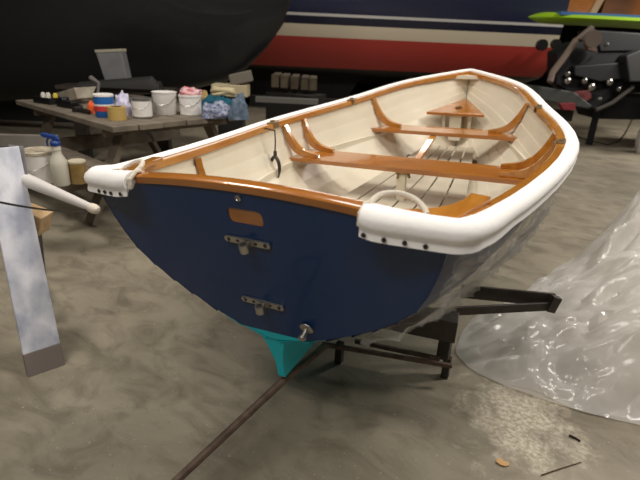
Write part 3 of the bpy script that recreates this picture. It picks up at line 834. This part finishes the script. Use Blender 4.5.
# rack carrying paddleboard
mach = thing('utility_machine', at(600, 118), 'black machine with angular body panels and small bright bolts right of the navy yacht', 'machine')
bk = mat('satin_black_panel', (7, 7, 9), .5, spec=.3); gy = mat('charcoal_panel', (18, 18, 20), .5, spec=.3); rd = mat('dull_red_panel', (110, 34, 30), .5)
def poly(pts, d, depth, name, m, parent, bev=.02):
    P_ = [dp(u, v, d) for u, v in pts]; mb = MB(); mb.prism(P_, FH*depth); return mb.build(name, m, parent, bevel=bev)
D4 = 7.2
poly([(557,52),(576,42),(640,36),(700,36),(700,84),(628,86),(596,110),(578,104),(566,90),(556,84)], D4, .35, 'body', bk, mach)
poly([(574,66),(625,62),(632,78),(600,82),(575,76)], D4-.10, .2, 'side_panel', gy, mach)
poly([(626,56),(640,50),(700,50),(700,82),(630,82)], D4-.18, .3, 'fairing', mat('grey_fairing', (42, 40, 41), .5), mach)
poly([(596,30),(640,33),(700,34),(700,50),(600,52)], D4-.02, .6, 'cowling', bk, mach)
poly([(573,92),(590,90),(592,98),(582,104)], D4-.05, .1, 'red_guard', rd, mach, .005)
poly([(586,42),(596,44),(597,52),(588,50)], D4-.14, .1, 'rusty_bracket', mat('rust_brown', (110, 78, 64), .7), mach, .005)
for u, v, r_ in ((567,74,.035),(567,81,.045),(584,81,.04),(591,87,.05),(609,82,.045),(618,89,.03),(599,99,.028),(606,45,.03)):
    q = dp(u, v, D4-.12); MB().lathe([(r_, 0), (r_, .03), (r_*.5, .05)], q, axis=-FH, n=12).build('bolt', M['steel'], mach, smooth=True)
mb = MB(); mb.tube([dp(576, 40, D4-.2), dp(566, 55, D4-.2), dp(553, 72, D4-.2), dp(550, 82, D4-.2)], .045, 8); mb.build('strut', mat('pale_bar', (130, 112, 98), .6), mach, smooth=True)
mb = MB(); mb.tube([dp(590, 37, D4-.2), dp(577, 40, D4-.2), dp(592, 28, D4-.2)], .05, 8); mb.lathe([(.12, 0), (.12, .08)], dp(591, 39, D4-.25), axis=-FH, n=16); mb.build('linkage', mat('pale_linkage', (120, 106, 96), .6), mach)
mb = MB(); mb.tube([dp(596, 110, D4-.1), dp(612, 103, D4-.1), dp(633, 87, D4-.1)], .03, 8); mb.build('lower_strut', mat('grey_strut', (78, 72, 66), .5), mach)
q = at(600, 113); 
poly([(588,96),(700,96),(700,121),(596,119)], D4+.35, .6, 'chassis', mat('black_chassis', (20, 17, 15), .8), mach)
for u in (600, 680):
    a = dp(u, 100, D4+.3); mb = MB(); mb.beam(V((a.x, a.y, 0)), V((a.x, a.y, a.z+.3)), .1, .1, up=(1,0,0)); mb.build('leg', bk, mach)
# fork of the machine, reaching left
poly([(520,84),(552,88),(575,92),(594,107),(588,109),(560,104),(524,97)], D4-.1, .35, 'long_arm', mat('dark_green_grey', (48, 48, 42), .6), mach)
poly([(560,104),(575,103),(576,110),(564,110)], D4-.3, .1, 'red_light', mat('red_reflector', (130, 30, 40), .4), mach, .004)
# stern deck structure seen above the paddleboard
sp = thing('wooden_stern', at(560, 108), 'orange varnished wooden stern panel above the lime paddleboard', 'boat')
poly([(533,-40),(533,13),(588,15),(618,-40)], D3+2.6, .3, 'stern_panel', M['varnish_x'], sp)
poly([(588,15),(596,15),(628,-40),(618,-40)], D3+2.57, .3, 'pale_edge', mat('pale_trim', (170, 140, 100), .5), sp)
yl = thing('covered_boat', at(640, 108), 'yellow and brown covered boat at the top right edge behind the paddleboard', 'boat')
poly([(600,16),(606,-2),(625,-40),(720,-40),(720,16)], D3+3, .6, 'cover', mat('brown_yellow_cover', (150, 88, 20), .5, c2=(70, 44, 24), scale=.9), yl)
# thin cable on the floor on the right
pts = [at(u, v) + V((0, 0, .006)) for u, v in ((572,134),(582,139),(592,142),(608,145),(618,142),(625,134),(634,116))]
mb = MB(); mb.tube(pts, .012, 6); tag(mb.build('cable', M['black'], None, smooth=True), 'thin dark cable curving over the bright floor at right', 'cable')
# floor debris
q = at(503, 464)
mb = MB(); mb.prism([q+V((a, b, .004)) for a, b in ((-.022,-.008),(-.006,-.015),(.010,-.011),(.020,.0),(.015,.013),(0,.009),(-.010,.017),(-.021,.008))], (0, 0, .003)); tag(mb.build('dry_leaf', mat('tan_leaf', (206, 164, 112), .8), None), 'small tan dry leaf lying on the concrete in the foreground', 'leaf')
a, b = at(541, 476), at(581, 463)
mb = MB(); mb.tube([a+V((0,0,.004)), a.lerp(b, .5)+V((.002, .004, .004)), b+V((0,0,.004))], [.0022, .0018, .0015], 6); tag(mb.build('twig', mat('brown_twig', (96, 66, 44), .8), None), 'long thin brown twig on the floor near the bottom right', 'twig')
a, b = at(569, 436), at(580, 442)
mb = MB(); mb.tube([a+V((0,0,.004)), a.lerp(b, .4)+V((.003,0,.005)), b+V((0,0,.004))], .004, 6); tag(mb.build('bark_chip', mat('dark_bark', (44, 32, 24), .9), None), 'short dark bark chip on the painted light pool below the plastic heap', 'chip')

# ================================================================ picnic table
TZ = .74
cN = at(112, 127, TZ)                   # near right corner
e1 = at(15, 100, TZ)-cN; e1.z = 0; Lt = min(e1.length, 2.2); e1.normalize()
e2 = at(238, 121, TZ)-cN; e2.z = 0; Wt = e2.length; e2.normalize()
e2 = (e2-e1*e2.dot(e1)).normalized()
Wt = min(Wt*1.27, 1.25); Lt = e1.dot(at(15, 100, TZ)-cN)
tb = thing('picnic_table', V((cN.x, cN.y, 0))+e1*(Lt/2)+e2*(Wt/2), 'weathered wooden picnic table crowded with boatyard supplies', 'table')
npl = 6; pw = Wt/npl
for i in range(npl):
    c0_ = cN+e2*(pw*(i+.5))+V((0, 0, -.02)); mb = MB(); mb.beam(c0_+e1*(-.01*(i % 2)), c0_+e1*(Lt+.01*(i % 3)), pw-.007, .04); mb.build('tabletop_board', M['weathered'], tb, bevel=.004)
for k in (.22, Lt-.3):
    q = cN+e1*k
    mb = MB(); mb.beam(V((q.x, q.y, .685))+e2*.04, V((q.x, q.y, .685))+e2*(Wt-.04), .04, .09); mb.build('top_cleat', M['weathered'], tb)
    mb = MB(); mb.beam(V((q.x, q.y, .36))-e2*.38, V((q.x, q.y, .36))+e2*(Wt+.3), .04, .13); mb.build('bench_bearer', M['weathered'], tb)
    for a_, b_ in ((.22, -.12), (Wt-.22, Wt+.12)):
        mb = MB(); mb.beam(V((q.x, q.y, .70))+e2*a_+e1*.04, V((q.x, q.y, .01))+e2*b_+e1*.04, .04, .12, up=e1); mb.build('leg', M['weathered'], tb)
# bench on the near side
bn = at(104, 186, .45); 
off = (bn-cN).dot(e2); al = (bn-cN).dot(e1)
bo = V((bn.x, bn.y, .43))
for i in range(2):
    c0_ = bo+e2*(.07+.15*i) ; mb = MB(); mb.beam(c0_, c0_+e1*(Lt+.1), .14, .04); mb.build('bench_board', M['weathered'], tb, bevel=.004)

# ---------------------------------------------------------------- things on the table and the bench
def put(u, v, z=TZ): return at(u, v, z)
def px(n, p): return n*(p-CAM).dot(CF)/FPX        # n pixels at that distance, in metres
PLB = {}
def pail(u0, u1, vt, vb, z, name, label, m, lid=None, taper=.9, cat='bucket', band=None, handle=True):
    p = put((u0+u1)/2, vb-1, z); r_ = px(u1-u0, p)/2; h = px(vb-vt, p)*.9
    p = p+V((CF.x, CF.y, 0)).normalized()*r_
    t = thing(name, p, label, cat)
    MB().lathe([(r_*taper*.96, .002), (r_*taper, .006), (r_, h), (r_*1.03, h), (r_*1.03, h*.96), (r_*.96, h*.955), (r_*.9*taper, .02)] if not lid else [(r_*taper*.96, .002), (r_*taper, .006), (r_, h*.93)], p, n=32).build('body', m, t, smooth=True)
    if lid: MB().lathe([(r_*1.04, h*.9), (r_*1.04, h*.98), (r_*.98, h), (r_*.9, h*.985)], p, n=32).build('lid', lid, t, smooth=True)
    if handle:
        s_ = V((CR.x, CR.y, 0)).normalized(); f_ = -V((CF.x, CF.y, 0)).normalized()
        MB().tube(bez([p-s_*r_*1.04+V((0,0,h*.85)), p-s_*r_*.8+f_*r_*1.6+V((0,0,h*.35)), p+s_*r_*.8+f_*r_*1.6+V((0,0,h*.35)), p+s_*r_*1.04+V((0,0,h*.85))], 14), max(.002, r_*.03), 6).build('bail_handle', M['steel'], t, smooth=True)
    if band:
        for (b0, b1, bm_) in band:
            ra = lerp(r_*taper, r_, b0)+.0015; rb = lerp(r_*taper, r_, b1)+.0015
            MB().lathe([(ra, h*b0), (rb, h*b1)], p, n=32, cap=False).build('label_band', bm_, t, smooth=True)
    return t, p, r_, h
wp = M['whitepl']
bl = mat('blue_print', (40, 110, 190), .5); rdp = mat('red_print', (205, 60, 60), .5)
t, p, r_, h = pail(92, 111, 94, 119, TZ, 'wipes_tub', 'round tub with white lid and blue and red label at the table corner', bl, lid=wp, taper=.97, cat='tub', band=[(.28, .5, rdp), (.5, .58, wp)], handle=False)
pail(150, 174, 92, 117, TZ, 'bucket', 'open white bucket in the middle of the row on the table', wp, taper=.86)
t, p, r_, h = pail(177, 199, 95, 117, TZ, 'bucket', 'lidded white bucket with red and white rag on top', wp, lid=wp, taper=.97)
pB, rB, hB = p, r_, h
tin = mat('grey_tin', (150, 146, 140), .35, metal=.6)
pail(130, 149, 98, 120, TZ, 'paint_can', 'tin paint can with white and tan label beside the open bucket', tin, taper=1, cat='paint can', band=[(.1, .85, wp)], handle=True)
# tape roll
p = put(114, 121); r_ = px(18, p)/2; h = px(13, p); p = p+V((CF.x, CF.y, 0)).normalized()*r_
tp = thing('tape_roll', p, 'roll of tan masking tape standing flat on the table corner', 'tape')
MB().lathe([(r_*.6, .001), (r_, .001), (r_, h), (r_*.6, h), (r_*.6, .001)], p, n=32, cap=False).build('tape', mat('masking_tape', (190, 160, 92), .6), tp, smooth=True)
MB().lathe([(r_*.55, .001), (r_*.62, .001), (r_*.62, h*1.01), (r_*.55, h*1.01), (r_*.55, .001)], p, n=32, cap=False).build('core', mat('card_core', (120, 96, 66), .8), tp, smooth=True)
# lumps of cloth
def lump(u, v, wpx, hpx, z, name, label, cat, m, seed, asp=.8, amp=.35, group=None, over=None):
    p = put(u, v, z); r_ = px(wpx, p)/2; h = px(hpx, p); p = p+V((CF.x, CF.y, 0)).normalized()*r_*asp
    if over is not None: p = over
    rows = []; s_ = V((CR.x, CR.y, 0)).normalized(); f_ = V((CF.x, CF.y, 0)).normalized()
    for i in range(19):
        ph = math.pi/2*i/18; row = []
        for k in range(37):
            a = 2*math.pi*k/36; n_ = 1+amp*noise.noise(V((math.cos(a)*1.7*math.cos(ph), math.sin(a)*1.7*math.cos(ph), ph*1.7+seed)))+amp*.5*noise.noise(V((math.cos(a)*4, math.sin(a)*4, ph*4+seed)))
            c_ = math.cos(ph); row.append(p+s_*(r_*n_*c_*math.cos(a))+f_*(r_*asp*n_*c_*math.sin(a))+V((0, 0, .001+h*math.sin(ph)*n_)))
        rows.append(row)
    mb = MB(); mb.grid(rows); o = mb.build(name, m, None, smooth=True, angle=180); return tag(o, label, cat, group)
lump(121, 116, 18, 20, TZ, 'plastic_bag', 'crumpled white plastic bag between the tub and the paint can', 'bag', mat('lilac_white_plastic', (206, 202, 222), .4), 2)
lump(91, 114, 11, 11, TZ, 'orange_rag', 'small bright orange rag left of the blue tub', 'rag', mat('orange_cloth', (230, 96, 40), .8), 5)
rag = mat('red_white_rag', (226, 208, 208), .9, c2=(200, 90, 96), scale=18)
lump(188, 98, 17, 5, TZ, 'rag', 'red and white rag heaped on the lidded bucket', 'rag', rag, 8, over=pB+V((0, 0, hB)))
lump(214, 119, 32, 14, TZ, 'cloth', 'blue and white patterned cloth beside the lidded bucket', 'cloth', mat('blue_white_cloth', (64, 78, 120), .9, c2=(170, 172, 184), scale=45), 11)
lump(216, 112, 32, 15, TZ, 'cloth', 'teal cloth bunched behind the patterned one', 'cloth', mat('teal_cloth', (20, 84, 104), .9), 14)
lump(238, 120, 20, 22, TZ, 'denim_cloth', 'grey blue cloth hanging at the right end of the table', 'cloth', mat('grey_blue_cloth', (74, 92, 112), .9, c2=(106, 118, 132), scale=30), 17)
lump(204, 106, 14, 12, TZ, 'sponge', 'tan sponge just behind the patterned cloth', 'sponge', mat('tan_sponge', (176, 150, 96), .9), 20)
# coil of cream rope
p = put(224, 110)+V((0, 0, .15)); r_ = px(27, p)/2; s_ = V((CR.x, CR.y, 0)).normalized(); f_ = V((CF.x, CF.y, 0)).normalized()
pts = []
for i in range(90):
    a = i/89*2*math.pi*2.6; q = r_*(.75+.2*noise.noise(V((i*.05, 3, 1)))); pts.append(p+s_*(q*math.cos(a))+f_*(q*.9*math.sin(a))+V((0, 0, .012*i/89+.02*math.sin(a*1.3))))
mb = MB(); mb.tube(pts, r_*.16, 8); tag(mb.build('rope_coil', mat('cream_rope', (206, 190, 152), .9, bump=.5, bscale=120), None, smooth=True), 'coil of thick cream rope lying on the teal cloth', 'rope')
# tray, white box, mallet, odds
p = put(48, 104); t = thing('tool_tray', p, 'shallow black tray holding small parts near the far end of the table', 'tray')
q = px(26, p); ax_ = rotz(math.atan2(e1.y, e1.x)+.2)
mb = MB(); c_ = p+f_*.08
mb.box(c_+V((0,0,.008)), (q, .2, .012), axes=ax_)
for sx_, sy_, wx, wy in ((0, .1, q, .012), (0, -.1, q, .012), (q/2, 0, .012, .2), (-q/2, 0, .012, .2)):
    mb.box(c_+ax_@V((sx_, sy_, .03)), (wx, wy, .05), axes=ax_)
mb.build('tray', M['black'], t)
for i, (dx, c) in enumerate(((-.05, 'yellow'), (.02, 'white'), (.06, 'white'))):
    MB().lathe([(.02, 0), (.02, .06), (.012, .075)], c_+ax_@V((dx, .02*i, .012)), n=12).build('small_bottle', mat('cap_%d' % i, (214, 190, 60) if c == 'yellow' else (214, 208, 196), .5), t, smooth=True)
p = put(72, 104); mb = MB(); c_ = p+f_*.1+e1*(-.04)
A_ = ax_ @ Matrix.Rotation(R(14), 3, 'Y')
vs = []
q = px(33, p)
for zx, sc_ in ((.03, .62), (.115, 1.0), (.105, .9), (.045, .55)):
    for sx_, sy_ in ((-1, -1), (1, -1), (1, 1), (-1, 1)): vs.append(c_+A_@V((sx_*q/2*sc_, sy_*.11*sc_, zx)))
mb.add(vs, [(3,2,1,0),(0,1,5,4),(1,2,6,5),(2,3,7,6),(3,0,4,7),(4,5,9,8),(5,6,10,9),(6,7,11,10),(7,4,8,11),(8,9,13,12),(9,10,14,13),(10,11,15,14),(11,8,12,15),(12,13,14,15)])
tag(mb.build('paint_tray', mat('grubby_white_tray', (236, 228, 212), .7, c2=(206, 194, 176), scale=12), None, bevel=.003), 'grubby white tapered paint tray behind the black hand tools', 'tray')
p = put(66, 108); mb = MB(); mb.box(p+f_*.03+V((0,0,.03)), (.20, .07, .05), axes=ax_); mb.box(p+f_*.03+ax_@V((.07, 0, .0))+V((0,0,.055)), (.09, .05, .03), axes=ax_ @ Matrix.Rotation(R(18), 3, 'Y')); mb.tube([p+f_*.03+ax_@V((-.1, 0, .03)), p+f_*.02+ax_@V((-.2, .01, .03))], .016, 8)
tag(mb.build('power_sander', M['black'], None, bevel=.012), 'black hand sander on the near edge of the table', 'tool')
p = put(78, 112); mb = MB(); mb.tube([p+V((0,0,.02)), p+ax_@V((-.17, .02, .02))], [.02, .015], 10); mb.box(p+V((0,0,.022)), (.05, .07, .04), axes=ax_)
tag(mb.build('hammer', M['darkmetal'], None, bevel=.004), 'dark hammer lying left of the orange rag', 'tool')
p = put(84, 100); mb = MB(); mb.box(p+f_*.1+V((0,0,.04)), (.13, .06, .04), axes=ax_ @ Matrix.Rotation(R(-8), 3, 'Y')); mb.tube([p+f_*.1+V((0,0,.06))+ax_@V((.05,0,0)), p+f_*.1+V((0,0,.06))+ax_@V((.13,0,.01))], .008, 8)
tag(mb.build('yellow_tool', mat('yellow_tool_plastic', (206, 160, 40), .5), None, bevel=.006), 'small yellow hand tool beside the white tray', 'tool')
p = put(85, 104)+f_*.25; mb = MB(); mb.tube([p+V((0,0,.02)), p+V((.02, .02, .16)), dp(91, 78, (p-CAM).dot(CF))], [.012, .014, .024], 10)
tag(mb.build('brush_handle', mat('grey_handle', (120, 112, 112), .6), None, smooth=True), 'grey tool handle sticking up behind the white tray', 'tool')
p = put(140, 107); 
for i, (u, v, l_, c, lab) in enumerate(((145, 104, .5, (110, 108, 84), 'greenish batten lying behind the paint can'), (128, 102, .7, (60, 56, 50), 'dark batten lying behind the plastic bag'))):
    p = put(u, v)+f_*.15; mb = MB(); mb.beam(p-s_*l_/2+V((0,0,.02)), p+s_*l_/2+V((0,0,.02)), .05, .03); tag(mb.build('batten', mat('batten_%d' % i, c, .8), None), lab, 'batten')
# tall pale bin and dark folded sail cover further back
p = dp(118, 90, 5.2); tb2 = thing('sawhorse_shelf', V((p.x, p.y, 0)), 'dark plank shelf standing behind the picnic table', 'shelf')
zsh = dp(115, 86, 5.2).z
mb = MB(); mb.beam(V((p.x, p.y, zsh-.02))-s_*.6, V((p.x, p.y, zsh-.02))+s_*.6, .3, .04); mb.build('plank', M['brownsteel'], tb2)
for a_ in (-.45, .45):
    mb = MB(); mb.beam(V((p.x, p.y, zsh-.04))+s_*a_, V((p.x, p.y, 0))+s_*a_, .05, .2, up=(1, 0, 0)); mb.build('leg', M['brownsteel'], tb2)
pp = V((p.x, p.y, zsh)); t = thing('tall_bin', pp, 'tall pale grey bin leaning against the black hull behind the table', 'bin')
k_ = px(1, pp); T_ = s_*1; 
def bn_(u, v, f=0): return pp+s_*((u-118)*k_)+V((0, 0, max(0, (85-v)*k_*1.05)))+f_*f
mb = MB(); q4 = [(107, 85), (129, 84), (125, 53), (100, 55)]
mb.prism([bn_(u, v) for u, v in q4], f_*.14); mb.build('body', mat('pale_grey_bin', (118, 118, 120), .5, c2=(132, 130, 130), scale=6), t, bevel=.008)
mb = MB(); mb.prism([bn_(u, v, -.008) for u, v in ((100, 56), (125.5, 54), (125, 51.5), (99.5, 53.5))], f_*.156); mb.build('rim', mat('cream_rim', (176, 168, 146), .6), t, bevel=.004)
rows = []
for i in range(21):
    t_ = i/20; row = []
    cx = s_*(lerp(-30, 48, t_)*k_); hh = k_*lerp(4, 13, t_)*(1 if t_ < .95 else .6)
    for k in range(9):
        a = math.pi*k/8; row.append(pp+cx+f_*(-.06+.07*math.cos(a)-.1)+V((0, 0, .0+hh*math.sin(a)+.001)))
    rows.append(row)
mb = MB(); mb.grid(rows); mb.f.append([0+k for k in range(9)]); mb.m.append(0); mb.f.append([180+k for k in range(9)]); mb.m.append(0)
tag(mb.build('folded_tarp', mat('dark_grey_tarp', (46, 44, 42), .7), None, smooth=True), 'dark grey folded tarp in front of the tall bin', 'tarp')

# bench things
BZ = .45
pail(17, 50, 150, 187, BZ, 'paint_bucket', 'white paint bucket with blue drip on the bench at left', wp, lid=mat('paint_crusted_lid', (196, 186, 166), .5, c2=(150, 136, 110), scale=30), taper=.92)
p = put(33, 186, BZ); 
p = put(58, 187, BZ); r_ = px(16, p)/2; p = p+f_*r_; h = px(40, p)
t = thing('spray_bottle', p, 'translucent white spray bottle with blue trigger head on the bench', 'spray bottle')
MB().lathe([(r_*.92, .001), (r_, .008), (r_*1.02, h*.5), (r_*.95, h*.62), (r_*.55, h*.78), (r_*.5, h*.86), (r_*.58, h*.88), (r_*.5, h*.98)], p, n=30).build('bottle', mat('milky_plastic', (206, 200, 184), .35), t, smooth=True)
bt = mat('blue_trigger', (30, 62, 130), .4); hd = p+V((0, 0, h*.98))
mb = MB(); mb.lathe([(r_*.6, 0), (r_*.6, .02), (r_*.4, .03)], hd, n=16); mb.beam(hd+s_*.015+V((0,0,.045)), hd-s_*.065+V((0,0,.062)), .024, .026); mb.beam(hd-s_*.01+V((0,0,.03)), hd+s_*.02+V((0,0,.05)), .022, .03)
mb.beam(hd-s_*.075+V((0,0,.064)), hd-s_*.062+V((0,0,.061)), .018, .02)
spr = mb.build('spray_head', bt, t, bevel=.004)
mb = MB(); mb.tube(bez([hd-s_*.035+V((0,0,.045)), hd-s_*.055+V((0,0,.02)), hd-s_*.045+V((0,0,-.005))], 6), .005, 8); mb.build('trigger', bt, spr, smooth=True)
tn = mat('brass_tin', (150, 116, 60), .4, metal=.3, c2=(176, 150, 100), scale=14)
pail(68, 84, 160, 186, BZ, 'round_tin', 'brownish gold tin right of the spray bottle on the bench', tn, lid=mat('cream_lid', (196, 186, 160), .5), taper=1, cat='tin', handle=False)

# ================================================================ left foreground
fr, fl = at(65, 365, 0), at(28, 378, 0); trt = at(19, 146, .86); wv = fl-fr; tlt = trt+wv*.95
bk_ = (V((CF.x, CF.y, 0)).normalized()*.035)
wpm = mat('paint_smeared_white_board', (234, 233, 240), .6, c2=(170, 174, 190), scale=11, stretch=(1,1,.6), bump=.2, bscale=20)
n_ = (trt-fr).cross(wv).normalized(); n_ = n_ if n_.dot(V((0,1,0))) > 0 else -n_
s0, s1 = .10, 1.0
lb = thing('sawhorse', (fr+fl)/2+n_*.02, 'white paint-smeared plank trestle leaning at the left edge of the floor', 'trestle')
mb = MB(); mb.prism([fr.lerp(trt, s0), trt, tlt, fl.lerp(tlt, s0)], n_*.04); mb.build('painted_plank', wpm, lb, bevel=.003)
mb = MB(); mb.prism([fr, fr.lerp(trt, s0), fl.lerp(tlt, s0), fl], n_*.04); o = mb.build('plank_foot', mat('bare_grey_foot', (128, 116, 110), .8), lb, bevel=.002); o['label'] = 'unpainted grey foot'
dq = (trt-CAM).dot(CF)
mb = MB(); mb.prism([dp(8, 144, dq+.03), dp(24, 146, dq+.03), dp(29, 181, dq+.0), dp(13, 182, dq+.0)], n_*.05); mb.build('top_block', M['greywood'], lb, bevel=.004)
q = at(41, 280, .0); mb = MB(); mb.beam(V((q.x, q.y, 0)), dp(34, 226, dq+.22), .04, .06, up=n_); mb.build('rear_leg', M['greywood'], lb, bevel=.004)
mb = MB(); qa = dp(14, 212, dq+.10); qb = dp(46, 224, dq+.12); mb.beam(qa, qb, .10, .095); mb.build('brace_block', M['wood'], lb, bevel=.004)
# tapered white spar
dA, dB = 2.15, 1.85
A0, B0 = dp(-14, 163, dA), dp(92, 208, dB)
mb = MB(); pts = [A0.lerp(B0, i/10) for i in range(11)]
t = thing('white_spar', A0, 'white tapered spar with rounded end pointing at the dinghy corner', 'spar')
mb.tube(pts, [lerp(.040, .015, i/10) for i in range(11)], 14, flat=1.0); mb.build('shaft', mat('glossy_white_paint', (214, 208, 202), .4), t, smooth=True)
e_ = (B0-A0).normalized(); mb = MB(); mb.lathe([(.013, -.01), (.019, -.005), (.020, .012), (.018, .026), (.010, .036), (.003, .038)], B0, axis=e_, n=18); mb.build('end_cap', mat('cream_cap', (226, 214, 196), .5), t, smooth=True)
# cable
pts = bez([dp(-20, 198, 1.05), dp(40, 212, 1.3), dp(90, 216, 1.9), dp(104, 206, 2.3)], 16)
mb = MB(); mb.tube(pts, .0028, 6); tag(mb.build('wire', M['black'], None, smooth=True), 'thin black wire strung across the white plank at left', 'wire')
# grey tarp edge behind the plank on the bench
rows = []
for i in range(16):
    row = []
    for k in range(8):
        u = lerp(-30, 58, i/15); v = lerp(133, 147, k/7)+(i/15)*2
        z_ = lerp(.66, .56, k/7)+.004*math.sin(i*.8)
        row.append(at(u, v, z_*(1-.06*(i/15))))
    rows.append(row)
mb = MB(); mb.grid(rows); tag(mb.build('tarp', mat('grey_canvas', (112, 106, 98), .8), None, smooth=True, solid=.01), 'grey canvas tarp behind the top of the white plank', 'tarp')
